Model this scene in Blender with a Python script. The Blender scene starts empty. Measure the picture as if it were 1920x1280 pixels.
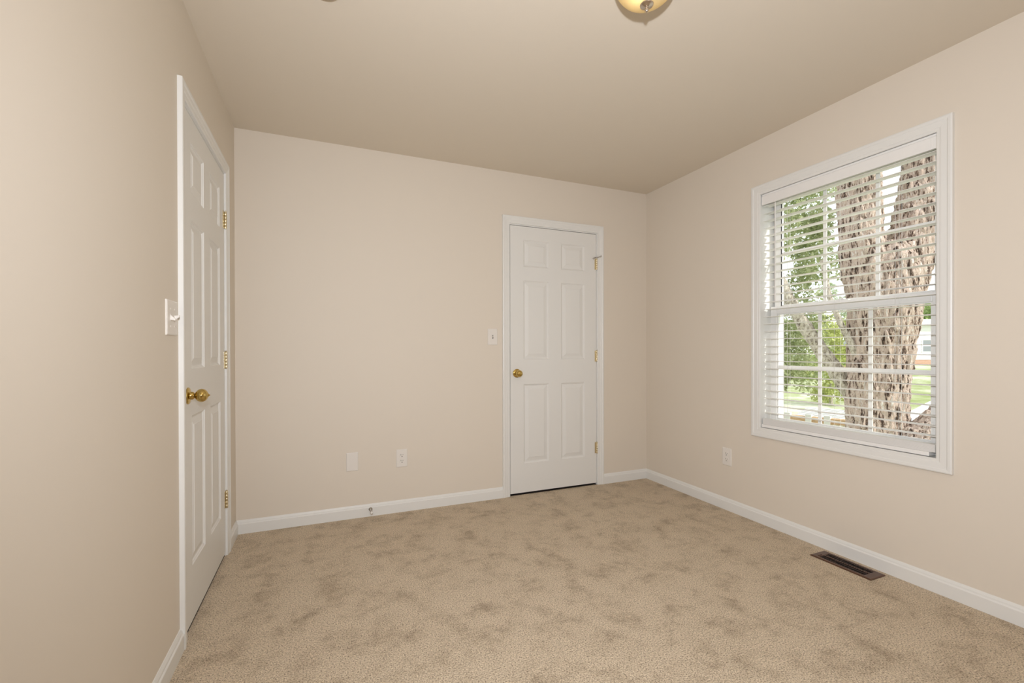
import bpy, bmesh, math, random
from mathutils import Vector, Matrix, noise

random.seed(7)
scene = bpy.context.scene
COL = scene.collection
R = math.radians

# ------------------------------------------------------------------ camera
W, D, H = 3.060, 3.122, 2.440          # room: x 0..W, y REAR..D, z 0..H
REAR = -0.68
cam_data = bpy.data.cameras.new('camera')
cam_data.sensor_fit = 'HORIZONTAL'
cam_data.sensor_width = 36.0
cam_data.lens = 841.2 / 1920 * 36.0
cam_data.shift_x = 3.87 / 1920
cam_data.shift_y = 19.22 / 1920
cam_data.clip_start = 0.02
cam_data.clip_end = 500
cam = bpy.data.objects.new('camera', cam_data)
COL.objects.link(cam)
yaw, pitch, roll = 0.39301, -0.003983, -0.002138
fwd = Vector((math.sin(yaw) * math.cos(pitch), math.cos(yaw) * math.cos(pitch), math.sin(pitch)))
rt = Vector((math.cos(yaw), -math.sin(yaw), 0))
up = rt.cross(fwd)
rt2 = math.cos(roll) * rt + math.sin(roll) * up
up2 = -math.sin(roll) * rt + math.cos(roll) * up
m = Matrix.Identity(4)
for i in range(3):
    m[i][0], m[i][1], m[i][2] = rt2[i], up2[i], -fwd[i]
m.translation = Vector((0.4931, 0.0, 1.1039))
cam.matrix_world = m
scene.camera = cam

# ------------------------------------------------------------------ light
world = bpy.data.worlds.new('overcast_sky')
scene.world = world
world.use_nodes = True
bg = world.node_tree.nodes['Background']
bg.inputs['Color'].default_value = (0.96, 0.98, 1.0, 1)
bg.inputs['Strength'].default_value = 1.5


def light(name, kind, loc, energy, color=(1, 1, 1), **kw):
    d = bpy.data.lights.new(name, kind)
    d.energy = energy
    d.color = color
    for k, v in kw.items():
        setattr(d, k, v)
    o = bpy.data.objects.new(name, d)
    COL.objects.link(o)
    o.location = loc
    return o


sun = light('sun', 'SUN', (3, -9, 10), 4.2, (1.0, 0.96, 0.90), angle=R(3))
sun.rotation_euler = Vector((-0.36, 0.70, -0.62)).to_track_quat('-Z', 'Y').to_euler()

# the flash on top of the camera, and its head bounced off the rear ceiling
flash = light('camera_flash', 'SPOT', (0.49, -0.03, 1.33), 169, (0.955, 1.0, 1.080),
              spot_size=R(166), spot_blend=1.0, shadow_soft_size=0.025)
flash.rotation_euler = (fwd + Vector((0.34, 0.05, 0.08))).to_track_quat('-Z', 'Y').to_euler()
bounce = light('bounce_flash', 'SPOT', (1.1, -0.25, 1.30), 62, (0.955, 1.0, 1.075),
               spot_size=R(110), spot_blend=0.8, shadow_soft_size=0.05)
bounce.rotation_euler = Vector((0.15, -0.1, 1)).to_track_quat('-Z', 'Y').to_euler()

scene.view_settings.view_transform = 'Standard'
scene.view_settings.look = 'None'
scene.view_settings.exposure = 0.0
scene.view_settings.gamma = 1.0
scene.view_settings.use_curve_mapping = False


# ------------------------------------------------------------------ materials
def nodes_of(mat):
    mat.use_nodes = True
    return mat.node_tree.nodes, mat.node_tree.links, mat.node_tree.nodes['Principled BSDF']


def lin(c):
    return tuple(((v / 255 / 12.92) if v / 255 <= 0.04045 else ((v / 255 + 0.055) / 1.055) ** 2.4) for v in c)


def mat(name, col, rough=0.6, metal=0.0, bump=0.0, bscale=200.0, var=0.0, vscale=6.0, spec=0.5):
    """plain paint / plastic / metal with faint procedural variation"""
    mt = bpy.data.materials.new(name)
    n, l, p = nodes_of(mt)
    p.inputs['Roughness'].default_value = rough
    p.inputs['Metallic'].default_value = metal
    p.inputs['Specular IOR Level'].default_value = spec
    tc = n.new('ShaderNodeTexCoord')
    if var > 0:
        ns = n.new('ShaderNodeTexNoise')
        ns.inputs['Scale'].default_value = vscale
        ns.inputs['Detail'].default_value = 3
        l.new(tc.outputs['Object'], ns.inputs['Vector'])
        mx = n.new('ShaderNodeMix')
        mx.data_type = 'RGBA'
        mx.inputs[6].default_value = tuple(c * (1 - var) for c in col) + (1,)
        mx.inputs[7].default_value = tuple(min(1, c * (1 + var)) for c in col) + (1,)
        l.new(ns.outputs['Fac'], mx.inputs[0])
        l.new(mx.outputs[2], p.inputs['Base Color'])
    else:
        p.inputs['Base Color'].default_value = tuple(col) + (1,)
    if bump > 0:
        nb = n.new('ShaderNodeTexNoise')
        nb.inputs['Scale'].default_value = bscale
        nb.inputs['Detail'].default_value = 2
        l.new(tc.outputs['Object'], nb.inputs['Vector'])
        b = n.new('ShaderNodeBump')
        b.inputs['Strength'].default_value = bump
        b.inputs['Distance'].default_value = 0.002
        l.new(nb.outputs['Fac'], b.inputs['Height'])
        l.new(b.outputs['Normal'], p.inputs['Normal'])
    return mt


def ramp(n, stops):
    r = n.new('ShaderNodeValToRGB')
    e = r.color_ramp.elements
    while len(e) < len(stops):
        e.new(0.5)
    for q, (pos, c) in zip(e, stops):
        q.position = pos
        q.color = tuple(c) + (1,)
    return r


M = {}
M['wall'] = mat('wall_paint_beige', (0.748, 0.669, 0.570), 0.62, bump=0.06, bscale=260, var=0.012, vscale=1.2, spec=0.3)
M['ceiling'] = mat('ceiling_paint_beige', (0.737, 0.656, 0.545), 0.85, bump=0.05, bscale=220, spec=0.2)
M['trim'] = mat('trim_paint_white', (0.800, 0.785, 0.750), 0.38, bump=0.02, bscale=90)
M['door'] = mat('door_paint_white', (0.790, 0.772, 0.735), 0.42, bump=0.03, bscale=140)
M['vinyl'] = mat('white_vinyl', (0.80, 0.78, 0.75), 0.40)
M['slat'] = mat('blind_slat_white', (0.87, 0.85, 0.82), 0.45)
M['cord'] = mat('white_cord', (0.82, 0.80, 0.77), 0.8)
M['plate'] = mat('white_plate_plastic', (0.80, 0.75, 0.69), 0.35)
M['slot'] = mat('dark_slot', (0.03, 0.025, 0.02), 0.7)
M['gasket'] = mat('dark_gasket', (0.015, 0.014, 0.013), 0.6)
M['brass'] = mat('polished_brass', (0.60, 0.44, 0.15), 0.10, 1.0, var=0.05, vscale=30)
M['pale_brass'] = mat('pale_brass', (0.74, 0.65, 0.45), 0.36, 1.0, var=0.05, vscale=30)
M['steel'] = mat('dull_steel', (0.45, 0.42, 0.38), 0.35, 1.0, var=0.06, vscale=40)
M['nickel'] = mat('satin_nickel', (0.62, 0.54, 0.46), 0.22, 1.0)
M['rubber'] = mat('white_rubber', (0.78, 0.75, 0.71), 0.6)
M['vent'] = mat('brown_metal', (0.105, 0.050, 0.029), 0.30, 0.25, var=0.1, vscale=40)
M['duct_gap_dark'] = mat('dark_duct_and_gap_shade', (0.018, 0.010, 0.007), 0.8)  # duct of the floor vent; also the painted shade under the doors
M['detector'] = mat('detector_plastic', (0.42, 0.35, 0.25), 0.5)

# carpet: speckled cut pile with soft darker patches
mt = bpy.data.materials.new('carpet_beige_pile')
n, l, p = nodes_of(mt)
p.inputs['Roughness'].default_value = 0.95
p.inputs['Specular IOR Level'].default_value = 0.1
p.inputs['Sheen Weight'].default_value = 0.15
tc = n.new('ShaderNodeTexCoord')
vo = n.new('ShaderNodeTexVoronoi')
vo.inputs['Scale'].default_value = 230
vo.inputs['Randomness'].default_value = 1
l.new(tc.outputs['Object'], vo.inputs['Vector'])
n1 = n.new('ShaderNodeTexNoise')
n1.inputs['Scale'].default_value = 190
n1.inputs['Detail'].default_value = 4
n1.inputs['Roughness'].default_value = 0.75
l.new(tc.outputs['Object'], n1.inputs['Vector'])
r1 = ramp(n, [(0.36, (0.15, 0.102, 0.062)), (0.47, (0.645, 0.508, 0.355)), (0.64, (0.92, 0.775, 0.58))])
l.new(n1.outputs['Fac'], r1.inputs['Fac'])
n2 = n.new('ShaderNodeTexNoise')
n2.inputs['Scale'].default_value = 6.5
n2.inputs['Detail'].default_value = 8
n2.inputs['Roughness'].default_value = 0.76
n2.inputs['Distortion'].default_value = 0.15
l.new(tc.outputs['Object'], n2.inputs['Vector'])
r2 = ramp(n, [(0.34, (0.64, 0.60, 0.555)), (0.44, (0.90, 0.885, 0.865)), (0.52, (1.03, 1.03, 1.03)), (0.70, (1.08, 1.08, 1.09))])
l.new(n2.outputs['Fac'], r2.inputs['Fac'])
mx = n.new('ShaderNodeMix')
mx.data_type = 'RGBA'
mx.blend_type = 'MULTIPLY'
mx.inputs[0].default_value = 1.0
l.new(r1.outputs['Color'], mx.inputs[6])
l.new(r2.outputs['Color'], mx.inputs[7])
l.new(mx.outputs[2], p.inputs['Base Color'])
b = n.new('ShaderNodeBump')
b.inputs['Strength'].default_value = 0.75
b.inputs['Distance'].default_value = 0.006
ma = n.new('ShaderNodeMath')
ma.operation = 'SUBTRACT'
l.new(n1.outputs['Fac'], ma.inputs[0])
l.new(vo.outputs['Distance'], ma.inputs[1])
l.new(ma.outputs[0], b.inputs['Height'])
l.new(b.outputs['Normal'], p.inputs['Normal'])
M['carpet'] = mt

# window glass: clear pane with a faint reflection
mt = bpy.data.materials.new('window_glass')
mt.use_nodes = True
n, l = mt.node_tree.nodes, mt.node_tree.links
n.remove(n['Principled BSDF'])
tr = n.new('ShaderNodeBsdfTransparent')
tr.inputs['Color'].default_value = (0.96, 0.975, 0.97, 1)
gl = n.new('ShaderNodeBsdfGlossy')
gl.inputs['Roughness'].default_value = 0.02
lw = n.new('ShaderNodeLayerWeight')
lw.inputs['Blend'].default_value = 0.5
pw = n.new('ShaderNodeMath')
pw.operation = 'POWER'
pw.inputs[1].default_value = 4.0
l.new(lw.outputs['Facing'], pw.inputs[0])
fr = n.new('ShaderNodeMath')
fr.operation = 'MULTIPLY_ADD'
fr.inputs[1].default_value = 0.45
fr.inputs[2].default_value = 0.02
l.new(pw.outputs[0], fr.inputs[0])
ms = n.new('ShaderNodeMixShader')
l.new(fr.outputs[0], ms.inputs[0])
l.new(tr.outputs[0], ms.inputs[1])
l.new(gl.outputs[0], ms.inputs[2])
l.new(ms.outputs[0], n['Material Output'].inputs['Surface'])
M['glass'] = mt

# lamp bowl: frosted amber glass that lets the bulb through
mt = bpy.data.materials.new('amber_glass')
n, l, p = nodes_of(mt)
p.inputs['Base Color'].default_value = (0.82, 0.68, 0.40, 1)
p.inputs['Roughness'].default_value = 0.25
tl = n.new('ShaderNodeBsdfTranslucent')
tl.inputs['Color'].default_value = (0.92, 0.83, 0.60, 1)
ms = n.new('ShaderNodeMixShader')
ms.inputs[0].default_value = 0.5
l.new(p.outputs[0], ms.inputs[1])
l.new(tl.outputs[0], ms.inputs[2])
l.new(ms.outputs[0], n['Material Output'].inputs['Surface'])
M['bowl'] = mt

mt = bpy.data.materials.new('lit_bulb')
n, l, p = nodes_of(mt)
p.inputs['Base Color'].default_value = (0.9, 0.9, 0.85, 1)
p.inputs['Emission Color'].default_value = (1.0, 0.88, 0.68, 1)
p.inputs['Emission Strength'].default_value = 9
M['bulb'] = mt


def organic(name, stops, scale, stretch=(1, 1, 1), rough=0.9, bump=0.5, bdist=0.01, detail=6):
    mt = bpy.data.materials.new(name)
    n, l, p = nodes_of(mt)
    p.inputs['Roughness'].default_value = rough
    p.inputs['Specular IOR Level'].default_value = 0.2
    tc = n.new('ShaderNodeTexCoord')
    mp = n.new('ShaderNodeMapping')
    mp.inputs['Scale'].default_value = stretch
    l.new(tc.outputs['Object'], mp.inputs['Vector'])
    ns = n.new('ShaderNodeTexNoise')
    ns.inputs['Scale'].default_value = scale
    ns.inputs['Detail'].default_value = detail
    ns.inputs['Roughness'].default_value = 0.7
    l.new(mp.outputs['Vector'], ns.inputs['Vector'])
    r = ramp(n, stops)
    l.new(ns.outputs['Fac'], r.inputs['Fac'])
    l.new(r.outputs['Color'], p.inputs['Base Color'])
    if bump:
        b = n.new('ShaderNodeBump')
        b.inputs['Strength'].default_value = bump
        b.inputs['Distance'].default_value = bdist
        l.new(ns.outputs['Fac'], b.inputs['Height'])
        l.new(b.outputs['Normal'], p.inputs['Normal'])
    return mt


M['bark'] = organic('shaggy_bark', [(0.40, (0.050, 0.032, 0.025)), (0.45, (0.36, 0.24, 0.185)), (0.50, (0.76, 0.64, 0.56)),
                                    (0.56, (0.60, 0.43, 0.345)), (0.63, (0.90, 0.84, 0.785)), (0.80, (0.74, 0.70, 0.65))],
                    24, (1, 1, 0.20), bump=1.0, bdist=0.05, detail=9)
M['grey_bark'] = organic('grey_bark', [(0.36, (0.11, 0.085, 0.068)), (0.46, (0.44, 0.385, 0.32)), (0.62, (0.70, 0.64, 0.56))],
                         30, (1, 1, 0.5), bump=1.0, bdist=0.02, detail=9)
M['grass'] = organic('pale_lawn', [(0.34, (0.26, 0.31, 0.11)), (0.48, (0.38, 0.42, 0.225)), (0.58, (0.62, 0.64, 0.50))],
                     0.55, (1, 1, 1), bump=0.3, bdist=0.05, detail=9)
M['drive'] = organic('pale_concrete', [(0.3, (0.70, 0.69, 0.67)), (0.7, (0.82, 0.81, 0.79))], 2.0, bump=0)
M['siding'] = mat('white_siding', (0.90, 0.90, 0.90), 0.6)
M['roof'] = mat('pale_shingles', (0.72, 0.71, 0.69), 0.9, var=0.08, vscale=4)
M['pane'] = mat('dark_house_pane', (0.28, 0.30, 0.32), 0.15)
M['tan_wood'] = organic('tan_wood', [(0.3, (0.45, 0.28, 0.15)), (0.6, (0.66, 0.45, 0.28)), (0.8, (0.76, 0.58, 0.40))], 6, (4, 4, 4), bump=0.2)
M['white_wood'] = mat('white_painted_wood', (0.80, 0.79, 0.77), 0.6, var=0.05, vscale=8)

mt = bpy.data.materials.new('red_brick')
n, l, p = nodes_of(mt)
p.inputs['Roughness'].default_value = 0.9
tc = n.new('ShaderNodeTexCoord')
mp = n.new('ShaderNodeMapping')
mp.inputs['Rotation'].default_value = (R(90), 0, 0)
l.new(tc.outputs['Object'], mp.inputs['Vector'])
bk = n.new('ShaderNodeTexBrick')
bk.inputs['Scale'].default_value = 4
bk.inputs['Color1'].default_value = (0.50, 0.26, 0.17, 1)
bk.inputs['Color2'].default_value = (0.58, 0.33, 0.23, 1)
bk.inputs['Mortar'].default_value = (0.6, 0.52, 0.46, 1)
l.new(mp.outputs['Vector'], bk.inputs['Vector'])
l.new(bk.outputs['Color'], p.inputs['Base Color'])
M['brick'] = mt


def leafmat(name, a, bcol):
    mt = bpy.data.materials.new(name)
    n, l, p = nodes_of(mt)
    p.inputs['Roughness'].default_value = 0.55
    tc = n.new('ShaderNodeTexCoord')
    ns = n.new('ShaderNodeTexNoise')
    ns.inputs['Scale'].default_value = 7
    ns.inputs['Detail'].default_value = 4
    l.new(tc.outputs['Object'], ns.inputs['Vector'])
    r = ramp(n, [(0.33, a), (0.66, bcol)])
    l.new(ns.outputs['Fac'], r.inputs['Fac'])
    l.new(r.outputs['Color'], p.inputs['Base Color'])
    tl = n.new('ShaderNodeBsdfTranslucent')
    l.new(r.outputs['Color'], tl.inputs['Color'])
    ms = n.new('ShaderNodeMixShader')
    ms.inputs[0].default_value = 0.4
    l.new(p.outputs[0], ms.inputs[1])
    l.new(tl.outputs[0], ms.inputs[2])
    l.new(ms.outputs[0], n['Material Output'].inputs['Surface'])
    return mt


M['leaf'] = leafmat('leaf_green', (0.24, 0.30, 0.11), (0.64, 0.68, 0.42))
M['leaf_yellow'] = leafmat('leaf_yellow_green', (0.38, 0.43, 0.12), (0.62, 0.65, 0.28))
M['leaf_grey'] = leafmat('leaf_grey_green', (0.36, 0.43, 0.27), (0.62, 0.68, 0.50))
M['leaf_far'] = leafmat('leaf_far_green', (0.30, 0.40, 0.15), (0.52, 0.62, 0.28))


# ------------------------------------------------------------------ mesh helpers
class MB:
    def __init__(self):
        self.v, self.f = [], []

    def add(self, vs, fs):
        o = len(self.v)
        self.v += [tuple(q) for q in vs]
        self.f += [tuple(i + o for i in q) for q in fs]
        return self

    def box(self, lo, hi):
        (a, b, c), (d, e, g) = lo, hi
        return self.add([(a, b, c), (d, b, c), (d, e, c), (a, e, c), (a, b, g), (d, b, g), (d, e, g), (a, e, g)],
                        [(0, 3, 2, 1), (4, 5, 6, 7), (0, 1, 5, 4), (1, 2, 6, 5), (2, 3, 7, 6), (3, 0, 4, 7)])

    def lathe(self, prof, seg=32, mtx=Matrix.Identity(4)):
        """prof = [(radius, height)...] about local z"""
        vs, fs = [], []
        k = len(prof)
        for r, h in prof:
            for i in range(seg):
                a = 2 * math.pi * i / seg
                vs.append(mtx @ Vector((r * math.cos(a), r * math.sin(a), h)))
        for j in range(k - 1):
            for i in range(seg):
                i2 = (i + 1) % seg
                fs.append((j * seg + i, j * seg + i2, (j + 1) * seg + i2, (j + 1) * seg + i))
        if prof[0][0] > 1e-6:
            fs.append(tuple(reversed(range(seg))))
        if prof[-1][0] > 1e-6:
            fs.append(tuple(range((k - 1) * seg, k * seg)))
        return self.add(vs, fs)

    def cyl(self, p, q, r, seg=16):
        p, q = Vector(p), Vector(q)
        d = q - p
        mtx = Matrix.Translation(p) @ d.to_track_quat('Z', 'Y').to_matrix().to_4x4()
        return self.lathe([(r, 0), (r, d.length)], seg, mtx)

    def path(self, pts, r, seg=8):
        """round tube along points"""
        pts = [Vector(q) for q in pts]
        vs, fs = [], []
        ref = Vector((0.13, 0.31, 0.94)).normalized()
        for i, q in enumerate(pts):
            t = (pts[min(i + 1, len(pts) - 1)] - pts[max(i - 1, 0)]).normalized()
            a = t.cross(ref).normalized()
            b = t.cross(a)
            for k in range(seg):
                an = 2 * math.pi * k / seg
                vs.append(q + a * (r * math.cos(an)) + b * (r * math.sin(an)))
        for i in range(len(pts) - 1):
            for k in range(seg):
                k2 = (k + 1) % seg
                fs.append((i * seg + k, i * seg + k2, (i + 1) * seg + k2, (i + 1) * seg + k))
        fs.append(tuple(range(seg)))
        fs.append(tuple(range((len(pts) - 1) * seg, len(pts) * seg)))
        return self.add(vs, fs)

    def extrude_profile(self, prof, a, b, out, upv=(0, 0, 1)):
        """prof (u = distance out of the wall, v = height) swept straight from a to b"""
        a, b, out, upv = Vector(a), Vector(b), Vector(out), Vector(upv)
        k = len(prof)
        vs = [a + out * u + upv * w for u, w in prof] + [b + out * u + upv * w for u, w in prof]
        fs = [(i, (i + 1) % k, k + (i + 1) % k, k + i) for i in range(k)]
        fs += [tuple(range(k)), tuple(reversed(range(k, 2 * k)))]
        return self.add(vs, fs)

    def frame_profile(self, prof, x0, z0, x1, z1, closed=True):
        """mitred moulding round a rectangle in the local XZ plane; prof (u outwards, h towards -Y); open = no bottom side"""
        k = len(prof)
        corners = [(x0, z0, -1, -1), (x0, z1, -1, 1), (x1, z1, 1, 1), (x1, z0, 1, -1)]
        if not closed:
            corners[0] = (x0, z0, -1, 0)
            corners[3] = (x1, z0, 1, 0)
        vs = []
        for x, z, sx, sz in corners:
            vs += [(x + sx * u, -h, z + sz * u) for u, h in prof]
        fs = []
        for c in range(4 if closed else 3):
            d = (c + 1) % 4
            fs += [(c * k + i, c * k + (i + 1) % k, d * k + (i + 1) % k, d * k + i) for i in range(k)]
        if not closed:
            fs += [tuple(range(k)), tuple(range(3 * k, 4 * k))]
        return self.add(vs, fs)

    def build(self, name, mtl, parent=None, smooth=False, bevel=0.0, seg=2, loc=None, rotz=None):
        me = bpy.data.meshes.new(name)
        me.from_pydata(self.v, [], self.f)
        bm = bmesh.new()
        bm.from_mesh(me)
        bmesh.ops.recalc_face_normals(bm, faces=bm.faces)
        bm.to_mesh(me)
        bm.free()
        me.materials.append(M[mtl])
        if smooth:
            for q in me.polygons:
                q.use_smooth = True
            if smooth != 'all':
                me.set_sharp_from_angle(angle=R(38))
        o = bpy.data.objects.new(name, me)
        COL.objects.link(o)
        if parent:
            o.parent = parent
        if loc is not None:
            o.location = loc
        if rotz is not None:
            o.rotation_euler = (0, 0, rotz)
        if bevel:
            md = o.modifiers.new('bevel', 'BEVEL')
            md.width = bevel
            md.segments = seg
            md.limit_method = 'ANGLE'
        return o


def tag(o, label=None, cat=None, group=None, kind=None):
    if label:
        o['label'] = label
    if cat:
        o['category'] = cat
    if group:
        o['group'] = group
    if kind:
        o['kind'] = kind
    return o


def empty(name, loc, rotz=0.0):
    o = bpy.data.objects.new(name, None)
    COL.objects.link(o)
    o.location = loc
    o.rotation_euler = (0, 0, rotz)
    o.empty_display_size = 0.05
    return o


def copy_tree(o, parent=None):
    c = o.copy()
    COL.objects.link(c)
    if parent:
        c.parent = parent
    for ch in list(o.children):
        copy_tree(ch, c)
    return c


def struct(o, label, cat):
    return tag(o, label, cat, kind='structure')


LEFT, BACK, RIGHT = R(90), 0.0, R(-90)     # local frame on a wall: X right, Y into the wall, Z up
D1Y, D2X = 2.050, 1.7900                   # hinge-opposite edges of the door leaves
WIN_Y = 2.023                              # far edge of the window opening
WIN_W, WIN_Z0, WIN_Z1 = 0.886, 0.609, 2.084

# ------------------------------------------------------------------ room shell
T = 0.16
DO0, DO1, DOZ = -0.023, 0.785, 2.070       # rough door opening about the leaf edge


def wall_with_door(name, length0, length1, loc, rotz, door_at, label):
    mb = MB()
    a, b_ = door_at + DO0, door_at + DO1
    mb.box((length0, 0, 0), (a, 0.10, H)).box((b_, 0, 0), (length1, 0.10, H)).box((a, 0, DOZ), (b_, 0.10, H))
    # the unlit space behind the closed door
    mb.box((a - 0.06, 0.10, 0), (a, 0.60, DOZ)).box((b_, 0.10, 0), (b_ + 0.06, 0.60, DOZ)).box((a - 0.06, 0.60, 0), (b_ + 0.06, 0.66, DOZ + 0.06))
    mb.box((a - 0.06, 0.10, DOZ), (b_ + 0.06, 0.60, DOZ + 0.06))
    return struct(mb.build(name, 'wall', loc=loc, rotz=rotz), label, 'wall')


wall_with_door('wall_left', REAR - T, D + T, (0, 0, 0), LEFT, D1Y, 'beige painted wall on the left with a door near its far end')
wall_with_door('wall_back', 0.0, W, (0, D, 0), BACK, D2X, 'beige painted wall facing the camera with a white door')
mb = MB()
wo = 0.022
mb.box((-D - T, 0, 0), (-WIN_Y - wo, T, H)).box((-WIN_Y + WIN_W + wo, 0, 0), (-REAR + T, T, H))
mb.box((-WIN_Y - wo, 0, 0), (-WIN_Y + WIN_W + wo, T, WIN_Z0 - wo)).box((-WIN_Y - wo, 0, WIN_Z1 + wo), (-WIN_Y + WIN_W + wo, T, H))
struct(mb.build('wall_right', 'wall', loc=(W, 0, 0), rotz=RIGHT), 'beige painted wall on the right holding the window', 'wall')
struct(MB().box((0, REAR - T, 0), (W, REAR, H)).build('wall_rear', 'wall'), 'beige painted wall behind the camera', 'wall')
struct(MB().box((-T, REAR - T, H), (W + T, D + T, H + 0.15)).build('ceiling', 'ceiling'), 'plain beige ceiling darkening towards the far corner', 'ceiling')
struct(MB().box((-0.70, REAR - T, -0.12), (W + T, D + 0.70, 0)).build('floor', 'carpet'), 'mottled beige cut pile carpet', 'floor')

# baseboards
BP = [(0, 0), (0.014, 0), (0.014, 0.058), (0.0125, 0.0605), (0.0095, 0.064), (0.0085, 0.070), (0.005, 0.077), (0.003, 0.0805), (0, 0.0805)]
mb = MB().extrude_profile(BP, (0, REAR, 0), (0, 1.9855, 0), (1, 0, 0))
mb.extrude_profile(BP, (0, 2.876, 0), (0, D - 0.0, 0), (1, 0, 0))
struct(mb.build('baseboard_left', 'trim'), 'white baseboard along the left wall on both sides of its door', 'baseboard')
mb = MB().extrude_profile(BP, (0.0, D, 0), (1.7255, D, 0), (0, -1, 0))
mb.extrude_profile(BP, (2.617, D, 0), (W, D, 0), (0, -1, 0))
struct(mb.build('baseboard_back', 'trim'), 'white baseboard along the back wall on both sides of its door', 'baseboard')
struct(MB().extrude_profile(BP, (W, REAR, 0), (W, D, 0), (-1, 0, 0)).build('baseboard_right', 'trim'), 'white baseboard under the window wall', 'baseboard')

# ------------------------------------------------------------------ doors
CP = [(0.0, 0.0), (0.0, 0.0085), (0.003, 0.0105), (0.020, 0.0110), (0.024, 0.0130), (0.033, 0.0140), (0.038, 0.0142),
      (0.042, 0.0168), (0.052, 0.0172), (0.0565, 0.0155), (0.057, 0.0)]


def casing(name, loc, rotz, label):
    o = MB().frame_profile(CP, -0.0075, 0.0, 0.7695, 2.0565, closed=False).build(name, 'trim', loc=loc, rotz=rotz)
    return struct(o, label, 'door trim')


def door_leaf_mesh():
    w, z0, z1, th = 0.762, 0.016, 2.0452, 0.035
    xs = [0, 0.110, 0.326, 0.436, 0.652, w]
    zs = [z0, 0.238, 0.842, 1.030, 1.632, 1.738, 1.942, z1]
    mb = MB()
    rings = [(0, 0), (0.003, 0.0035), (0.006, 0.0045), (0.010, 0.0082), (0.016, 0.0088), (0.020, 0.0078), (0.041, 0.0026), (0.0425, 0.0012)]
    for i in range(5):
        for j in range(7):
            a, b_, c, d = xs[i], xs[i + 1], zs[j], zs[j + 1]
            if i in (1, 3) and j in (1, 3, 5):
                vs = []
                for ins, dep in rings:
                    vs += [(a + ins, dep, c + ins), (b_ - ins, dep, c + ins), (b_ - ins, dep, d - ins), (a + ins, dep, d - ins)]
                fs = []
                for k in range(len(rings) - 1):
                    for q in range(4):
                        fs.append((4 * k + q, 4 * k + (q + 1) % 4, 4 * k + 4 + (q + 1) % 4, 4 * k + 4 + q))
                e = 4 * (len(rings) - 1)
                fs.append((e, e + 1, e + 2, e + 3))
                mb.add(vs, fs)
            else:
                mb.add([(a, 0, c), (b_, 0, c), (b_, 0, d), (a, 0, d)], [(0, 1, 2, 3)])
    mb.add([(0, 0, z0), (w, 0, z0), (w, 0, z1), (0, 0, z1), (0, th, z0), (w, th, z0), (w, th, z1), (0, th, z1)],
           [(0, 1, 5, 4), (1, 2, 6, 5), (2, 3, 7, 6), (3, 0, 4, 7), (4, 5, 6, 7)])
    return mb


def YROT(loc):
    """lathe axis out of the wall (local -Y)"""
    return Matrix.Translation(Vector(loc)) @ Matrix.Rotation(R(90), 4, 'X')


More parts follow.
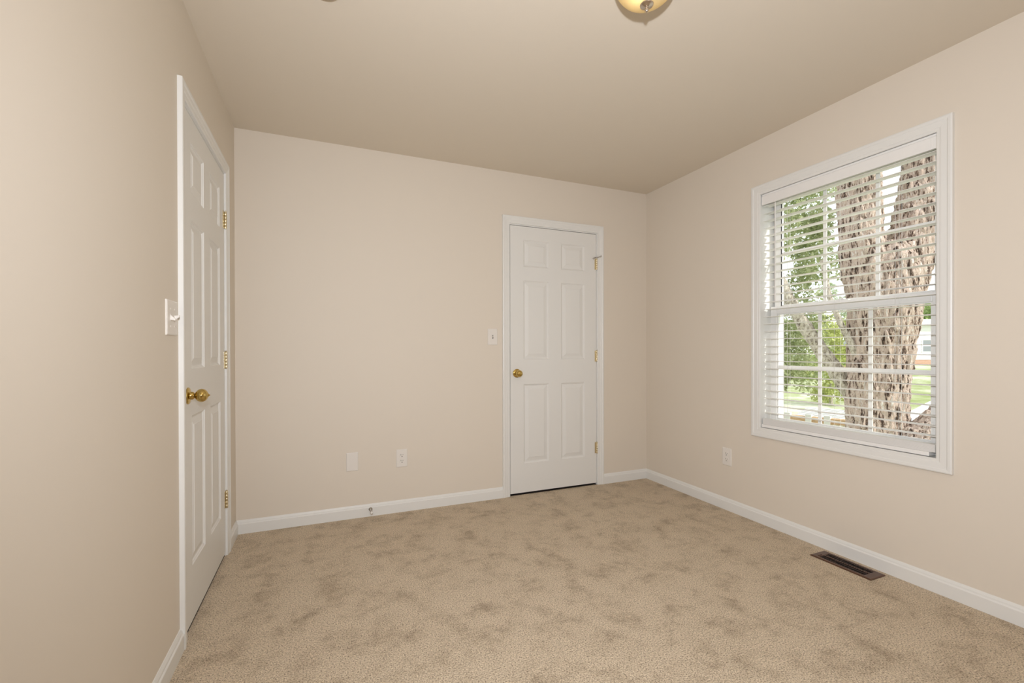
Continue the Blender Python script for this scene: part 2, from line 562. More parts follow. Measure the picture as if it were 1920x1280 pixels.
def make_door(name, loc, rotz, label, kind):
    root = empty(name, loc, rotz)
    struct(root, label, 'door')
    door_leaf_mesh().build('door_panel', 'door', root)
    mb = MB()
    mb.box((-0.0225, 0, 0), (-0.003, 0.099, 2.0695)).box((0.765, 0, 0), (0.7845, 0.099, 2.0695)).box((-0.003, 0, 2.0495), (0.765, 0.099, 2.0695))
    mb.build('jamb', 'trim', root)
    mb = MB()
    mb.box((-0.003, 0.037, 0), (0.009, 0.070, 2.0495)).box((0.753, 0.037, 0), (0.765, 0.070, 2.0495)).box((0.009, 0.037, 2.0375), (0.753, 0.070, 2.0495))
    mb.build('jamb_stop', 'trim', root)
    MB().box((-0.002, 0.004, 0.0), (0.764, 0.098, 0.004)).build('door_gap_shade', 'duct_gap_dark', root)  # dark strip added to paint the shade in the gap under the door
    # knob
    kx, kz = 0.054, 0.927
    ro = MB().lathe([(0.0, 0), (0.033, 0), (0.033, 0.003), (0.030, 0.006), (0.024, 0.008), (0.016, 0.010), (0.015, 0.018),
                     (0.0125, 0.021), (0.0, 0.021)], 40, YROT((kx, 0, kz))).build('knob_rosette', 'brass', root, smooth=True)
    prof = [(0.0, 0.019), (0.0115, 0.019), (0.0100, 0.023), (0.0110, 0.026)]
    for i in range(15):
        a = math.pi * (-0.36 + i / 14 * 0.86)
        prof.append((0.0262 * math.cos(a), 0.046 + 0.0225 * math.sin(a)))
    kb = MB().lathe(prof, 40, YROT((kx, 0, kz))).build('knob', 'brass', root, smooth='all')
    if kind == 'privacy':
        tb = MB().lathe([(0.0075, 0.066), (0.0075, 0.0690), (0.004, 0.0705), (0.0, 0.0705)], 20, YROT((kx, 0, kz)))
        tb.box((kx - 0.0012, -0.0745, kz - 0.0032), (kx + 0.0012, -0.068, kz + 0.0032))
        tb.build('turn_button', 'brass', kb, smooth=True)
    # hinges
    for i, hz in enumerate((0.303, 1.052, 1.802)):
        mb = MB()
        mtl = 'pale_brass'
        for k in range(5):
            a = hz - 0.0445 + k * 0.0178
            mb.lathe([(0.0060, a), (0.0064, a + 0.0006), (0.0064, a + 0.0168), (0.0060, a + 0.0174)], 16, Matrix.Translation((0.7635, -0.0068, 0)))
        mb.lathe([(0.0, hz + 0.0445), (0.0045, hz + 0.0445), (0.0052, hz + 0.048), (0.003, hz + 0.051), (0, hz + 0.051)], 14,
                 Matrix.Translation((0.7635, -0.0068, 0)))
        top_leaf = kind == 'privacy' and i == 2
        lw = 0.036 if top_leaf else 0.017
        mb.box((0.7635 - lw, -0.0016, hz - 0.0445), (0.7635, 0.0004, hz + 0.0445))
        mb.box((0.7635, -0.0016, hz - 0.0445), (0.7690, 0.0004, hz + 0.0445))
        h = mb.build('hinge', mtl, root, smooth=True)
        if kind != 'privacy' and i == 2:
            ps = MB()
            z = hz + 0.053
            ps.lathe([(0.0, z - 0.004), (0.009, z - 0.004), (0.009, z + 0.004), (0.0, z + 0.004)], 16, Matrix.Translation((0.7635, -0.008, 0)))
            ps.cyl((0.7635, -0.008, z), (0.735, -0.020, z - 0.003), 0.0034)
            ps.cyl((0.735, -0.020, z - 0.003), (0.727, -0.010, z - 0.013), 0.0055)
            ps.cyl((0.7635, -0.008, z), (0.783, -0.030, z + 0.007), 0.0034)
            ps.cyl((0.783, -0.030, z + 0.007), (0.792, -0.036, z + 0.013), 0.0055)
            ps.build('hinge_pin_stop', 'steel', h, smooth=True)
    return root


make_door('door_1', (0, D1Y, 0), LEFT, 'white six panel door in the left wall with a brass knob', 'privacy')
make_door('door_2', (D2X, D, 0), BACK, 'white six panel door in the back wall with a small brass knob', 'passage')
casing('trim_1', (0, D1Y, 0), LEFT, 'white moulded casing around the left wall door')
casing('trim_2', (D2X, D, 0), BACK, 'white moulded casing around the back wall door')

# ------------------------------------------------------------------ window
WP = [(0.0, 0.0), (0.0, 0.0085), (0.003, 0.0105), (0.013, 0.0110), (0.016, 0.0130), (0.022, 0.0135), (0.036, 0.0140), (0.040, 0.0142),
      (0.044, 0.0172), (0.054, 0.0180), (0.0595, 0.0160), (0.060, 0.0)]
o = MB().frame_profile(WP, 0, WIN_Z0, WIN_W, WIN_Z1).build('trim_3', 'trim', loc=(W, WIN_Y, 0), rotz=RIGHT)
struct(o, 'white moulded picture frame casing around the window', 'window trim')

win = empty('window_1', (W, WIN_Y, 0), RIGHT)
struct(win, 'white double hung window with gridded sashes in the right wall', 'window')


def rect_frame(x0, z0, x1, z1, wl, wb, wr, wt, y0, y1):
    mb = MB()
    mb.box((x0, y0, z0), (x0 + wl, y1, z1)).box((x1 - wr, y0, z0), (x1, y1, z1))
    mb.box((x0 + wl, y0, z0), (x1 - wr, y1, z0 + wb)).box((x0 + wl, y0, z1 - wt), (x1 - wr, y1, z1))
    return mb


jb = rect_frame(-0.0215, WIN_Z0 - 0.0215, WIN_W + 0.0215, WIN_Z1 + 0.0215, 0.0185, 0.0185, 0.0185, 0.0185, 0.0, 0.175).build('jamb', 'trim', win)
rect_frame(-0.003, WIN_Z0 - 0.003, WIN_W + 0.003, WIN_Z1 + 0.003, 0.030, 0.030, 0.030, 0.030, 0.138, 0.172).build('outer_stop', 'vinyl', win, bevel=0.002)


def sash(name, x0, z0, x1, z1, side, bot, top, y0, y1, mx, mz):
    s = rect_frame(x0, z0, x1, z1, side, bot, side, top, y0, y1).build(name, 'vinyl', win, bevel=0.0025)
    gx0, gx1, gz0, gz1 = x0 + side, x1 - side, z0 + bot, z1 - top
    ym = (y0 + y1) / 2
    g = MB().box((gx0, ym - 0.003, gz0), (gx1, ym + 0.003, gz1))
    g.build('glass_pane', 'glass', s)
    bars = MB()
    hw = 0.0095
    for q in mx:
        bars.box((q - hw, ym - 0.009, gz0), (q + hw, ym - 0.0035, gz1))
    xe = [gx0] + [e for q in mx for e in (q - hw, q + hw)] + [gx1]
    for k in range(0, len(xe), 2):
        bars.box((xe[k], ym - 0.009, mz - hw), (xe[k + 1], ym - 0.0035, mz + hw))
    bars.build('muntin_grid', 'vinyl', s)
    bead = rect_frame(gx0, gz0, gx1, gz1, 0.007, 0.007, 0.007, 0.007, y0 + 0.005, ym - 0.0032)
    bead.build('glazing_bead', 'vinyl', s, bevel=0.0015)
    return s


lo_ = sash('lower_sash', 0.010, 0.607, 0.876, 1.374, 0.042, 0.060, 0.047, 0.074, 0.104, (0.313, 0.573), 0.994)
up_ = sash('upper_sash', 0.012, 1.332, 0.874, 2.086, 0.040, 0.046, 0.045, 0.107, 0.136, (0.321, 0.589), 1.705)
MB().box((0.0525, 0.112, 1.379), (0.0585, 0.1175, 2.040)).build('gasket', 'gasket', up_)
lk = MB().box((0.405, 0.082, 1.374), (0.465, 0.100, 1.380))
lk.lathe([(0.0, 1.380), (0.010, 1.380), (0.009, 1.388), (0.0, 1.389)], 16, Matrix.Translation((0.435, 0.091, 0)))
lk.box((0.425, 0.070, 1.382), (0.445, 0.090, 1.387))
lk.build('sash_lock', 'vinyl', lo_, smooth=True)

# ------------------------------------------------------------------ blind
bl = empty('window_blind', (W, WIN_Y, 0), RIGHT)
tag(bl, 'white horizontal slat blind with open slats hanging inside the window', 'blind')
MB().box((0.006, 0.012, 2.030), (0.880, 0.062, 2.080)).build('headrail', 'vinyl', bl, bevel=0.002)
VP = [(0, 2.016), (-0.008, 2.016), (-0.010, 2.019), (-0.010, 2.070), (-0.007, 2.074), (-0.0085, 2.0832), (0, 2.0832)]
va = MB().extrude_profile([(-u, z) for u, z in VP], (0.003, 0.0125, 0), (0.8615, 0.0125, 0), (0, -1, 0))
va.build('valance', 'slat', bl)
va = MB().extrude_profile([(-u * 1.15, z) for u, z in VP], (0.862, 0.0125, 0), (0.8835, 0.0125, 0), (0, -1, 0))
va.build('valance_return', 'slat', bl, bevel=0.0008)


def slat_mesh(x0, x1):
    mb = MB()
    top, bot = [], []
    nseg = 6
    ring = []
    for k in range(nseg + 1):
        t = k / nseg
        y = 0.012 + 0.050 * t
        crown = 0.0018 * (1 - (2 * t - 1) ** 2)
        th = 0.0014 if 0 < k < nseg else 0.0011
        top.append((y, crown + th))
        bot.append((y, crown - th))
    ring = top + bot[::-1]
    k = len(ring)
    vs = [(x0, y, z) for y, z in ring] + [(x1, y, z) for y, z in ring]
    fs = [(i, (i + 1) % k, k + (i + 1) % k, k + i) for i in range(k)] + [tuple(range(k)), tuple(range(k, 2 * k))]
    return mb.add(vs, fs)


PITCH = 0.0466
slat0 = slat_mesh(0.0085, 0.8770).build('slat', 'slat', bl, smooth=True)
slat0.location.z = 2.008
for i in range(1, 29):
    c = slat0.copy()
    COL.objects.link(c)
    c.parent = bl
    c.location.z = 2.008 - PITCH * i
for i in range(12):
    c = slat0.copy()
    COL.objects.link(c)
    c.parent = bl
    c.location = (random.uniform(-0.0006, 0.0006), -0.007, 0.6325 + 0.00295 * i)
MB().box((0.0005, 0.002, 0.6105), (0.8560, 0.054, 0.6305)).build('bottom_rail', 'slat', bl, bevel=0.003)
for cx in (0.147, 0.438, 0.720):
    mb = MB()
    mb.cyl((cx, 0.0105, 0.632), (cx, 0.0105, 2.031), 0.0007, 6)
    mb.cyl((cx, 0.0635, 0.632), (cx, 0.0635, 2.031), 0.0007, 6)
    for i in range(29):
        z = 2.008 - PITCH * i - 0.0012
        mb.cyl((cx, 0.0105, z), (cx, 0.0635, z), 0.0005, 5)
    if cx != 0.438:
        mb.cyl((cx + 0.002, 0.037, 0.632), (cx + 0.002, 0.037, 2.031), 0.0009, 6)
    mb.build('ladder_cord', 'cord', bl)
wd = MB().lathe([(0.0, 1.40), (0.0045, 1.402), (0.0042, 1.45), (0.0036, 1.50), (0.0036, 2.005), (0.0015, 2.010), (0.0015, 2.031)], 8,
                Matrix.Translation((0.093, 0.004, 0)))
wd.build('tilt_wand', 'slat', bl, smooth=True)

# ------------------------------------------------------------------ wall plates
PW, PH = 0.0745, 0.121


def plate(mb_w):
    mb = MB()
    w2, h2 = mb_w / 2, PH / 2
    pr = [(0, 0.0), (0, 0.0035), (0.003, 0.0058), (0.006, 0.0062)]
    vs, fs = [], []
    for ins, dep in pr:
        vs += [(-w2 + ins, -dep, -h2 + ins), (w2 - ins, -dep, -h2 + ins), (w2 - ins, -dep, h2 - ins), (-w2 + ins, -dep, h2 - ins)]
    for k in range(len(pr) - 1):
        for q in range(4):
            fs.append((4 * k + q, 4 * k + (q + 1) % 4, 4 * k + 4 + (q + 1) % 4, 4 * k + 4 + q))
    e = 4 * (len(pr) - 1)
    fs += [(e, e + 1, e + 2, e + 3), (0, 3, 2, 1)]
    return mb.add(vs, fs)


def screw(x, z):
    return MB().lathe([(0.0, 0.0058), (0.0032, 0.0060), (0.0028, 0.0070), (0.0, 0.0073)], 12, YROT((x, 0, z)))


def outlet(loc, rotz, label):
    root = empty('wall_outlet', loc, rotz)
    tag(root, label, 'outlet')
    plate(PW).build('cover_plate', 'plate', root)
    for dz in (0.0195, -0.0195):
        mb = MB()
        pts = []
        for i in range(28):
            a = 2 * math.pi * i / 28
            pts.append((0.0172 * math.cos(a), max(-0.0145, min(0.0145, 0.0172 * math.sin(a)))))
        k = len(pts)
        mb.add([(x, -0.0060, z + dz) for x, z in pts] + [(x * 0.96, -0.0082, z + dz) for x, z in pts],
               [(i, (i + 1) % k, k + (i + 1) % k, k + i) for i in range(k)] + [tuple(range(k, 2 * k))])
        s = mb.build('receptacle', 'plate', root)
        sl = MB()
        sl.box((-0.0078, -0.0085, dz + 0.0000), (-0.0054, -0.0078, dz + 0.0090))
        sl.box((0.0054, -0.0085, dz + 0.0010), (0.0074, -0.0078, dz + 0.0080))
        sl.lathe([(0.0, 0.0070), (0.0030, 0.0070), (0.0030, 0.0085), (0.0, 0.0085)], 12, YROT((0, 0, dz - 0.0075)))
        sl.build('socket_slot', 'slot', s)
    screw(0, 0).build('screw', 'plate', root, smooth=True)
    return root


outlet((0.9835, D, 0.3655), BACK, 'white duplex outlet on the back wall above the baseboard')
outlet((W, 2.2825, 0.3655), RIGHT, 'white duplex outlet on the right wall beside the window')
bp = plate(PW).build('blank_wall_plate', 'plate', loc=(0.6625, D, 0.371), rotz=BACK)
tag(bp, 'plain white blank plate on the back wall left of the outlet', 'wall plate')


def switch(loc, rotz, gangs, label):
    root = empty('light_switch', loc, rotz)
    tag(root, label, 'light switch')
    plate(PW if gangs == 1 else 0.1165).build('cover_plate', 'plate', root)
    for g in range(gangs):
        x = 0 if gangs == 1 else (-0.023 + 0.046 * g)
        bez = MB().box((x - 0.0052, -0.0068, -0.0120), (x + 0.0052, -0.0058, 0.0120))
        bz = bez.build('toggle_slot', 'slot' if gangs == 1 else 'plate', root)
        s = -1 if (g == 0) else 1
        if gangs == 1:
            s = 0.55
        t = MB()
        t.add([(x - 0.0042, -0.006, -0.0085), (x + 0.0042, -0.006, -0.0085), (x + 0.0042, -0.006, 0.0085), (x - 0.0042, -0.006, 0.0085),
               (x - 0.0034, -0.0200, s * 0.0075 - 0.0035), (x + 0.0034, -0.0200, s * 0.0075 - 0.0035),
               (x + 0.0034, -0.0200, s * 0.0075 + 0.0035), (x - 0.0034, -0.0200, s * 0.0075 + 0.0035)],
              [(0, 1, 5, 4), (1, 2, 6, 5), (2, 3, 7, 6), (3, 0, 4, 7), (4, 5, 6, 7), (0, 3, 2, 1)])
        t.build('toggle', 'plate', root, bevel=0.0008)
        for dz in (0.030, -0.030):
            screw(x, dz).build('screw', 'plate', root, smooth=True)
    return root


switch((1.6475, D, 1.2015), BACK, 1, 'white single toggle switch on the back wall beside the back door')
switch((0, 1.8975, 1.2185), LEFT, 2, 'white double toggle switch on the left wall beside the near door')

# door stop on the baseboard
ds = empty('door_stop', (0.7760, D - 0.014, 0.0475), BACK)
tag(ds, 'small spring door stop with a white tip screwed to the back baseboard', 'door stop')
MB().lathe([(0.0, 0), (0.0125, 0), (0.0120, 0.004), (0.008, 0.008), (0.0, 0.008)], 24, YROT((0, 0, 0))).build('base_flange', 'steel', ds, smooth=True)
pts = []
for i in range(200):
    a = i / 200 * 2 * math.pi * 14
    pts.append((0.0068 * math.cos(a), -0.007 - i / 200 * 0.058, 0.0068 * math.sin(a)))
MB().path(pts, 0.0013, 6).build('spring', 'steel', ds, smooth='all')
MB().lathe([(0.0, 0.063), (0.0080, 0.063), (0.0085, 0.068), (0.0078, 0.077), (0.004, 0.080), (0.0, 0.080)], 20, YROT((0, 0, 0))).build('rubber_tip', 'rubber', ds, smooth=True)

# ------------------------------------------------------------------ floor register
vx0, vx1, vy0, vy1 = 2.898, 3.015, 1.314, 1.604
fv = empty('floor_vent', ((vx0 + vx1) / 2, (vy0 + vy1) / 2, 0.0))
tag(fv, 'brown metal floor vent set in the carpet beside the right baseboard', 'floor vent')
hx, hy = (vx1 - vx0) / 2, (vy1 - vy0) / 2
mb = MB()
rg = [(0, 0.0), (0, 0.0030), (0.004, 0.0060), (0.016, 0.0064), (0.018, 0.0052)]
vs, fs = [], []
for ins, z in rg:
    ye = ins * (2.2 if ins > 0.01 else 1)
    vs += [(-hx + ins, -hy + ye, z), (hx - ins, -hy + ye, z), (hx - ins, hy - ye, z), (-hx + ins, hy - ye, z)]
for k in range(len(rg) - 1):
    for q in range(4):
        fs.append((4 * k + q, 4 * k + (q + 1) % 4, 4 * k + 4 + (q + 1) % 4, 4 * k + 4 + q))
mb.add(vs, fs)
mb.build('frame', 'vent', fv)
MB().box((-hx + 0.012, -hy + 0.02, 0.0003), (hx - 0.012, hy - 0.02, 0.0012)).build('duct_opening', 'duct_gap_dark', fv)
nl = 19
for i in range(nl):
    y = -hy + 0.046 + i * (2 * hy - 0.092) / (nl - 1)
    q = MB()
    w2 = hx - 0.0175
    q.add([(-w2, y + 0.0030, 0.0015), (w2, y + 0.0030, 0.0015), (w2, y - 0.0012, 0.0062), (-w2, y - 0.0012, 0.0062),
           (-w2, y + 0.0046, 0.0013), (w2, y + 0.0046, 0.0013), (w2, y + 0.0006, 0.0060), (-w2, y + 0.0006, 0.0060)],
          [(0, 1, 2, 3), (4, 7, 6, 5), (0, 4, 5, 1), (3, 2, 6, 7), (0, 3, 7, 4), (1, 5, 6, 2)])
    q.build('louver', 'vent', fv)
MB().box((-0.003, -hy + 0.036, 0.0040), (0.003, hy - 0.036, 0.0066)).build('centre_bar', 'vent', fv)
MB().box((-hx + 0.026, hy - 0.030, 0.0050), (-hx + 0.052, hy - 0.024, 0.0085)).build('damper_lever', 'vent', fv)

# ------------------------------------------------------------------ ceiling lamp
cl = empty('ceiling_lamp', (1.505, 1.227, H))
tag(cl, 'amber glass bowl ceiling lamp with a metal finial, lit', 'ceiling lamp')
MB().lathe([(0.0, 0.0), (0.118, 0.0), (0.120, -0.012), (0.115, -0.024), (0.095, -0.030), (0.0, -0.030)], 48).build('ceiling_pan', 'nickel', cl, smooth=True)
prof, prof2 = [], []
BR, BD, BZ = 0.110, 0.100, -0.070
for i in range(17):
    a = R(90) * i / 16
    prof.append((BR * math.cos(a), BZ - BD * math.sin(a)))
    prof2.append(((BR - 0.004) * math.cos(a), BZ - (BD - 0.004) * math.sin(a)))
rim = [(BR - 0.004, BZ + 0.004), (BR + 0.003, BZ + 0.006)]
MB().lathe([(1e-7, prof2[-1][1])] + prof2[::-1][1:] + rim + prof[:-1] + [(1e-7, prof[-1][1])], 56).build('glass_bowl', 'bowl', cl, smooth='all')
for k in range(3):
    a = R(147 + 120 * k)
    c_, s_ = math.cos(a), math.sin(a)
    MB().path([(0.110 * c_, 0.110 * s_, -0.024), (0.130 * c_, 0.130 * s_, -0.036), (0.134 * c_, 0.134 * s_, -0.064), (0.128 * c_, 0.128 * s_, -0.084),
               (0.113 * c_, 0.113 * s_, -0.098)], 0.0065, 10).build('bowl_clip', 'nickel', cl, smooth='all')
zb = BZ - BD
MB().lathe([(0.0, zb + 0.004), (0.017, zb + 0.002), (0.0225, zb - 0.001), (0.0215, zb - 0.004), (0.014, zb - 0.006), (0.010, zb - 0.009), (0.0055, zb - 0.010),
            (0.0050, zb - 0.013), (0.0068, zb - 0.016), (0.0070, zb - 0.020), (0.0045, zb - 0.024), (0.003, zb - 0.026), (0.0, zb - 0.027)],
           28).build('finial', 'nickel', cl, smooth=True)
prof = [(0.0, -0.030), (0.010, -0.030), (0.010, -0.085)]
for i in range(9):
    a = R(-75 + 165 * i / 8)
    prof.append((0.019 * math.cos(a), -0.136 - 0.019 * math.sin(a)))
MB().lathe(prof[:-1] + [(0.0, prof[-1][1])], 24, Matrix.Translation((-0.031, -0.002, 0))).build('bulb', 'bulb', cl, smooth='all')

# smoke detector
sd = empty('smoke_detector', (0.500, 1.772, H))
tag(sd, 'small round beige detector on the ceiling near the left door', 'smoke detector')
MB().lathe([(0.0, 0.0), (0.055, 0.0), (0.055, -0.010), (0.050, -0.024), (0.040, -0.028), (0.0, -0.028)], 40).build('housing', 'detector', sd, smooth=True)
MB().lathe([(0.0, -0.0275), (0.016, -0.0275), (0.015, -0.032), (0.0, -0.0325)], 24).build('test_button', 'detector', sd, smooth=True)


# ------------------------------------------------------------------ outdoors
def smooth01(t):
    t = max(0.0, min(1.0, t))
    return t * t * (3 - 2 * t)


def ground_z(x, y):
    r = math.hypot(x - 0.49, y)
    az = math.degrees(math.atan2(x - 0.49, y))
    return -0.86 + 0.76 * smooth01((az - 59) / 5) * smooth01((r - 16) / 28)


mb = MB()
gx = [W + T + 0.02 + 0.0 + 75 * (i / 60) ** 1.4 for i in range(61)]
gy = [-30 + i * 1.4 for i in range(64)]
vs = [(x, y, ground_z(x, y)) for x in gx for y in gy]
fs = [(i * 64 + j, (i + 1) * 64 + j, (i + 1) * 64 + j + 1, i * 64 + j + 1) for i in range(60) for j in range(63)]
struct(mb.add(vs, fs).build('lawn', 'grass', smooth='all'), 'bright sunlit lawn outside the window', 'lawn')

mb = MB()
left = [(11.6, 5.9), (13.9, 6.8), (16.7, 7.9), (21.4, 9.3), (30.0, 11.6)]
right = [(12.6, 2.0), (15.0, 3.0), (18.5, 4.4), (23.5, 6.2), (31.0, 9.0)]
vs, fs = [], []
for (a, b_), (c, d) in zip(left, right):
    for k in range(5):
        t = k / 4
        x, y = a + (c - a) * t, b_ + (d - b_) * t
        vs.append((x, y, ground_z(x, y) + 0.03))
for i in range(4):
    for k in range(4):
        fs.append((i * 5 + k, (i + 1) * 5 + k, (i + 1) * 5 + k + 1, i * 5 + k + 1))
struct(mb.add(vs, fs).build('driveway', 'drive', smooth='all'), 'pale concrete driveway right of the big trunk', 'driveway')


def catmull(pts, t):
    k = len(pts) - 1
    s = min(max(t, 0), 0.99999) * k
    i = int(s)
    u = s - i
    p = [pts[max(i - 1, 0)], pts[i], pts[min(i + 1, k)], pts[min(i + 2, k)]]
    return tuple(0.5 * ((2 * b_) + (-a + c) * u + (2 * a - 5 * b_ + 4 * c - d) * u * u + (-a + 3 * b_ - 3 * c + d) * u ** 3)
                 for a, b_, c, d in zip(*p))


def limb(mb, pts, seg, rings, amp, cell, stretch, seed):
    """tapered bark-covered limb: pts = (x, y, z, radius)"""
    off = Vector((seed * 7.3, seed * 3.1, seed * 1.7))
    vs, fs = [], []
    for i in range(rings + 1):
        q = catmull(pts, i / rings)
        q2 = catmull(pts, min(1, (i + 1) / rings))
        q0 = catmull(pts, max(0, (i - 1) / rings))
        c = Vector(q[:3])
        t = (Vector(q2[:3]) - Vector(q0[:3])).normalized()
        a = t.cross(Vector((0.93, -0.37, 0.02))).normalized()
        b_ = t.cross(a)
        for k in range(seg):
            an = 2 * math.pi * k / seg
            d = a * math.cos(an) + b_ * math.sin(an)
            p = c + d * q[3]
            lump = noise.noise(p * 1.6 + off) * 0.09 * q[3]
            s = Vector((p.x * cell, p.y * cell, p.z * cell * stretch)) + off
            s += Vector((noise.noise(p * 3.1 + off), noise.noise(p * 3.1 - off), noise.noise(p * 2.3))) * 0.55
            dist, cp = noise.voronoi(s)
            e = min(1.0, (dist[1] - dist[0]) / 0.34)
            rnd = noise.cell(cp[0] * 13.7)
            tilt = (s - cp[0]).z * 0.35
            h = amp * ((e ** 0.6) * (0.55 + 0.45 * rnd) + tilt * e) + noise.noise(p * 22) * amp * 0.16 + noise.noise(p * 55) * amp * 0.10
            vs.append(p + d * (h + lump - amp * 0.5))
    for i in range(rings):
        for k in range(seg):
            k2 = (k + 1) % seg
            fs.append((i * seg + k, i * seg + k2, (i + 1) * seg + k2, (i + 1) * seg + k))
    fs.append(tuple(range(seg)))
    fs.append(tuple(range(rings * seg, (rings + 1) * seg)))
    mb.add(vs, fs)


tree = empty('old_tree', (7.30, 3.66, -0.9))
tag(tree, 'massive old tree with shaggy bark and forked trunk close outside the window', 'tree')
off = Vector((7.30, 3.66, -0.9))


def rel(pts, o=off):
    return [(x - o.x, y - o.y, z - o.z, r) for x, y, z, r in pts]


mb = MB()
limb(mb, rel([(7.29, 3.67, -1.0, 0.46), (7.30, 3.67, -0.22, 0.355), (7.31, 3.66, 0.21, 0.335), (7.34, 3.66, 0.64, 0.335), (7.38, 3.64, 1.21, 0.345),
              (7.40, 3.64, 1.78, 0.38), (7.42, 3.63, 2.2, 0.36), (7.44, 3.63, 2.50, 0.26)]), 260, 330, 0.050, 15.0, 0.20, 1)
limb(mb, rel([(7.27, 3.69, 1.0, 0.24), (7.23, 3.71, 1.78, 0.25), (7.17, 3.74, 2.35, 0.25), (7.13, 3.76, 2.92, 0.245), (7.10, 3.77, 3.42, 0.24),
              (7.08, 3.78, 3.99, 0.24), (7.07, 3.79, 4.8, 0.23)]), 190, 300, 0.045, 15.0, 0.20, 2)
limb(mb, rel([(7.52, 3.62, 1.0, 0.22), (7.64, 3.57, 1.78, 0.25), (7.77, 3.53, 2.36, 0.255), (7.89, 3.5, 2.93, 0.24), (8.00, 3.47, 3.44, 0.235),
              (8.10, 3.45, 4.01, 0.23), (8.18, 3.42, 4.8, 0.22)]), 190, 300, 0.045, 15.0, 0.20, 3)
limb(mb, rel([(7.10, 3.34, -0.75, 0.34), (7.38, 3.20, -0.16, 0.30), (7.57, 3.12, 0.07, 0.275), (7.76, 3.04, 0.25, 0.26), (8.04, 2.92, 0.55, 0.25),
              (8.45, 2.77, 0.98, 0.23)]), 150, 170, 0.040, 14.0, 0.5, 4)
mb.build('trunk', 'bark', tree, smooth='all')
mb = MB()
limb(mb, rel([(7.44, 3.86, 0.20, 0.13), (7.19, 4.02, 0.67, 0.105), (6.98, 4.13, 1.03, 0.092), (6.81, 4.2, 1.3, 0.088), (6.64, 4.28, 1.6, 0.084),
              (6.45, 4.35, 1.96, 0.078), (6.26, 4.44, 2.5, 0.070), (6.15, 4.50, 3.2, 0.062)]), 80, 200, 0.020, 17, 0.6, 5)
mb.build('branch', 'grey_bark', tree, smooth='all')
mb = MB()
limb(mb, rel([(7.14, 3.76, 0.95, 0.055), (6.95, 3.82, 1.29, 0.038), (6.84, 3.87, 1.55, 0.034), (6.74, 3.91, 1.82, 0.031), (6.66, 3.95, 2.3, 0.028)]),
     40, 90, 0.010, 22, 0.6, 6)
mb.build('branch', 'grey_bark', tree, smooth='all')


def leaves(mb, blobs, n, size, rng):
    for _ in range(n):
        (cx, cy, cz, r) = rng.choice(blobs)
        while True:
            d = Vector((rng.uniform(-1, 1), rng.uniform(-1, 1), rng.uniform(-1, 1)))
            if d.length < 1:
                break
        p = Vector((cx, cy, cz)) + d * r
        ax = Vector((rng.gauss(0, 1), rng.gauss(0, 1), rng.gauss(-0.5, 0.8))).normalized()
        sd_ = ax.cross(Vector((rng.gauss(0, 1), rng.gauss(0, 1), rng.gauss(0.6, 1)))).normalized()
        nn = ax.cross(sd_)
        s = size * rng.uniform(0.6, 1.25)
        w_ = s * 0.30
        mb.add([p, p + ax * s * 0.45 + sd_ * w_ + nn * s * 0.06, p + ax * s, p + ax * s * 0.45 - sd_ * w_ + nn * s * 0.06, p + ax * s * 0.5],
               [(0, 1, 4), (1, 2, 4), (2, 3, 4), (3, 0, 4)])
    return mb


def leafy(name, base, trunk_pts, blobs, n, size, lm, label, cat='tree', seed=1):
    root = empty(name, base)
    tag(root, label, cat)
    bo = Vector(base)
    rng = random.Random(seed)
    if trunk_pts:
        t = MB()
        limb(t, rel(trunk_pts, bo), 24, 40, 0.012, 14, 0.6, seed)
        t.build('stem', 'grey_bark', root, smooth='all')
    mb = leaves(MB(), [(x - bo.x, y - bo.y, z - bo.z, r) for x, y, z, r in blobs], n, size, rng)
    mb.build('foliage', lm, root)
    return root


rng = random.Random(3)
blobs = []
for _ in range(120):
    a, z = rng.uniform(0, 2 * math.pi), rng.uniform(0.65, 5.2)
    k = math.sqrt(max(0, 1 - ((z - 2.7) / 2.9) ** 2))
    r = rng.uniform(0.35, 1.0) * 0.95 * k
    blobs.append((7.50 + r * math.cos(a), 5.35 + r * math.sin(a), z, rng.uniform(0.16, 0.34)))
for _ in range(6):
    blobs.append((7.55 + rng.uniform(-0.3, 0.30), 5.25 + rng.uniform(-0.2, 0.2), rng.uniform(0.42, 0.75), rng.uniform(0.12, 0.20)))
leafy('leafy_tree', (7.35, 5.55, ground_z(7.35, 5.55)), [(7.35, 5.55, -0.9, 0.09), (7.40, 5.50, 1.0, 0.08), (7.45, 5.42, 2.6, 0.06), (7.5, 5.4, 4.0, 0.03)],
      blobs, 30000, 0.068, 'leaf', 'leafy green tree left of the big trunk with leaves drooping to the lawn', seed=11)
blobs = []
for _ in range(26):
    blobs.append((17.25 + rng.uniform(-0.9, 0.75), 10.35 + rng.uniform(-0.8, 0.8), rng.uniform(-0.5, 2.3), rng.uniform(0.25, 0.5)))
leafy('shrub', (17.2, 10.4, ground_z(17.2, 10.4)), [(17.2, 10.4, -0.9, 0.08), (17.2, 10.4, 0.3, 0.06), (17.25, 10.35, 1.6, 0.03)],
      blobs, 5000, 0.13, 'leaf_yellow', 'yellow green shrub far out on the lawn beside the leaning branch', 'shrub', seed=12)
blobs = []
for _ in range(16):
    blobs.append((24.6 + rng.uniform(-1.6, 1.4), 13.9 + rng.uniform(-1.2, 1.2), rng.uniform(2.6, 4.1), rng.uniform(0.35, 0.7)))
leafy('grey_green_tree', (24.5, 13.9, ground_z(24.5, 13.9)), [(24.5, 13.9, -0.9, 0.16), (24.5, 13.9, 1.4, 0.12), (24.5, 13.9, 3.4, 0.05)],
      blobs, 2600, 0.19, 'leaf_grey', 'grey green tree far beyond the yellow shrub', seed=13)
blobs = []
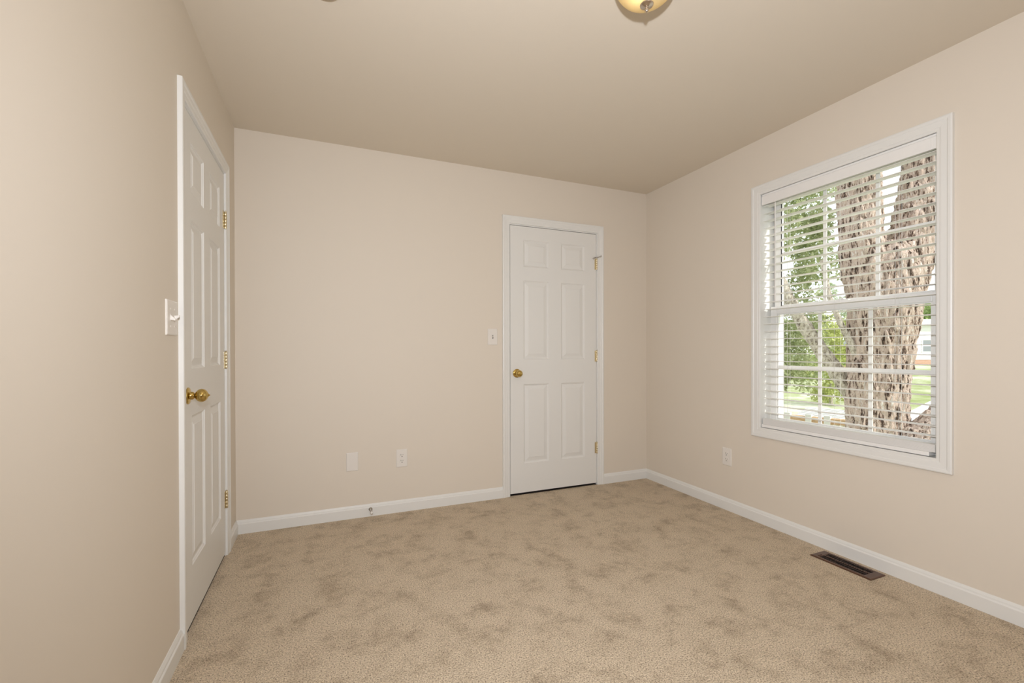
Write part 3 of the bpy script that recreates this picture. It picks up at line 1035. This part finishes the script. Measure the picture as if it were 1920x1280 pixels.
for i in range(60):
    t = rng.uniform(0, 1)
    blobs.append((24.5 + 7.6 * t + rng.uniform(-0.4, 0.4), 22.2 - 3.2 * t + rng.uniform(-0.4, 0.4), rng.uniform(-0.75, 0.5), rng.uniform(0.35, 0.7)))
leafy('hedge', (28.0, 20.8, -0.86), None, blobs, 6000, 0.24, 'leaf_far', 'long dark green hedge at the far edge of the lawn', 'hedge', seed=14)
blobs = []
for i in range(40):
    blobs.append((66.0 + rng.uniform(-5.5, 5.5), 29.8 + rng.uniform(-2.5, 2.5), rng.uniform(1.2, 6.3), rng.uniform(0.9, 1.6)))
leafy('background_tree', (66.0, 29.8, ground_z(66.0, 29.8)), [(66, 29.8, -0.2, 0.3), (66, 29.8, 2, 0.2), (66, 29.8, 4.5, 0.1)],
      blobs, 8000, 0.48, 'leaf_far', 'round green tree rising behind the white house', seed=15)

# white house across the lawn
hs = empty('house', (41.5, 19.8, -0.10), R(-22.5))
tag(hs, 'white sided house on a low brick base across the lawn', 'house')
MB().box((-8.0, 0.02, -0.6), (9.0, 6.0, 0.40)).build('brick_base', 'brick', hs)
mb = MB()
z = 0.40
while z < 3.0:
    mb.add([(-8.0, 0.0, z), (9.0, 0.0, z), (9.0, 0.03, z + 0.2), (-8.0, 0.03, z + 0.2)], [(0, 1, 2, 3)])
    mb.add([(-8.0, 0.0, z), (9.0, 0.0, z), (9.0, 0.03, z), (-8.0, 0.03, z)], [(0, 1, 2, 3)])
    z += 0.2
mb.box((-7.99, 0.032, 0.40), (8.99, 6.0, 3.0))
mb.build('siding_wall', 'siding', hs)
mb = MB()
mb.add([(-8.4, -0.4, 3.0), (9.4, -0.4, 3.0), (9.4, 3.0, 3.55), (-8.4, 3.0, 3.55), (-8.4, 6.4, 3.0), (9.4, 6.4, 3.0),
        (-8.4, -0.4, 3.12), (9.4, -0.4, 3.12), (9.4, 3.0, 3.67), (-8.4, 3.0, 3.67), (-8.4, 6.4, 3.12), (9.4, 6.4, 3.12)],
       [(0, 1, 2, 3), (3, 2, 5, 4), (6, 9, 8, 7), (9, 10, 11, 8), (0, 6, 7, 1), (4, 5, 11, 10), (0, 3, 9, 6), (3, 4, 10, 9), (1, 7, 8, 2), (2, 8, 11, 5)])
mb.build('roof', 'roof', hs)
for wx in (-5.2, 1.35, 5.0):
    f = rect_frame(wx - 0.45, 0.95, wx + 0.45, 1.95, 0.07, 0.07, 0.07, 0.07, -0.03, 0.02)
    f.box((wx - 0.38, -0.025, 1.42), (wx + 0.38, 0.015, 1.48))
    fo = f.build('house_window', 'siding', hs)
    MB().box((wx - 0.38, -0.012, 1.02), (wx + 0.38, 0.012, 1.88)).build('pane', 'pane', fo)

# low fence and the white boards behind it
fx0, fy0, fx1, fy1 = 7.85, 6.30, 8.45, 4.70
ang = math.atan2(fy1 - fy0, fx1 - fx0)
ln = math.hypot(fx1 - fx0, fy1 - fy0)
fn = empty('low_fence', (fx0, fy0, -0.815), ang)
tag(fn, 'low tan railing with white pickets at the foot of the window view', 'fence')
MB().box((0, -0.06, 0.660), (ln, 0.06, 0.755)).build('top_rail', 'tan_wood', fn, bevel=0.006)
MB().box((0, -0.03, 0.36), (ln, 0.03, 0.44)).build('lower_rail', 'tan_wood', fn, bevel=0.004)
np_ = 19
pk = MB().box((-0.022, 0.031, -0.045), (0.022, 0.055, 0.655)).build('picket', 'white_wood', fn)
pk.location.x = 0.04
for i in range(1, np_):
    c = pk.copy()
    COL.objects.link(c)
    c.parent = fn
    c.location.x = 0.04 + i * (ln - 0.08) / (np_ - 1)
for q in (0.55, 0.86, 1.18, 1.45):
    MB().box((q - 0.045, -0.075, -0.045), (q + 0.045, 0.028, 0.80)).build('post', 'white_wood', fn, bevel=0.004)

bd = empty('slatted_platform', (10.0, 5.95, -0.86), ang)
tag(bd, 'white slatted board platform behind the low fence left of the trunk', 'platform')
for i in range(11):
    MB().box((-0.55, -0.75 + i * 0.14, 0.52 + i * 0.012), (0.95, -0.75 + i * 0.14 + 0.105, 0.55 + i * 0.012)).build('board', 'white_wood', bd)
for sx in (-0.45, 0.85):
    MB().box((sx - 0.05, -0.70, 0.44), (sx + 0.05, 0.76, 0.519)).build('bearer', 'white_wood', bd)
    for sy in (-0.60, 0.62):
        MB().box((sx - 0.05, sy - 0.05, 0.0), (sx + 0.05, sy + 0.05, 0.4395)).build('leg', 'white_wood', bd)
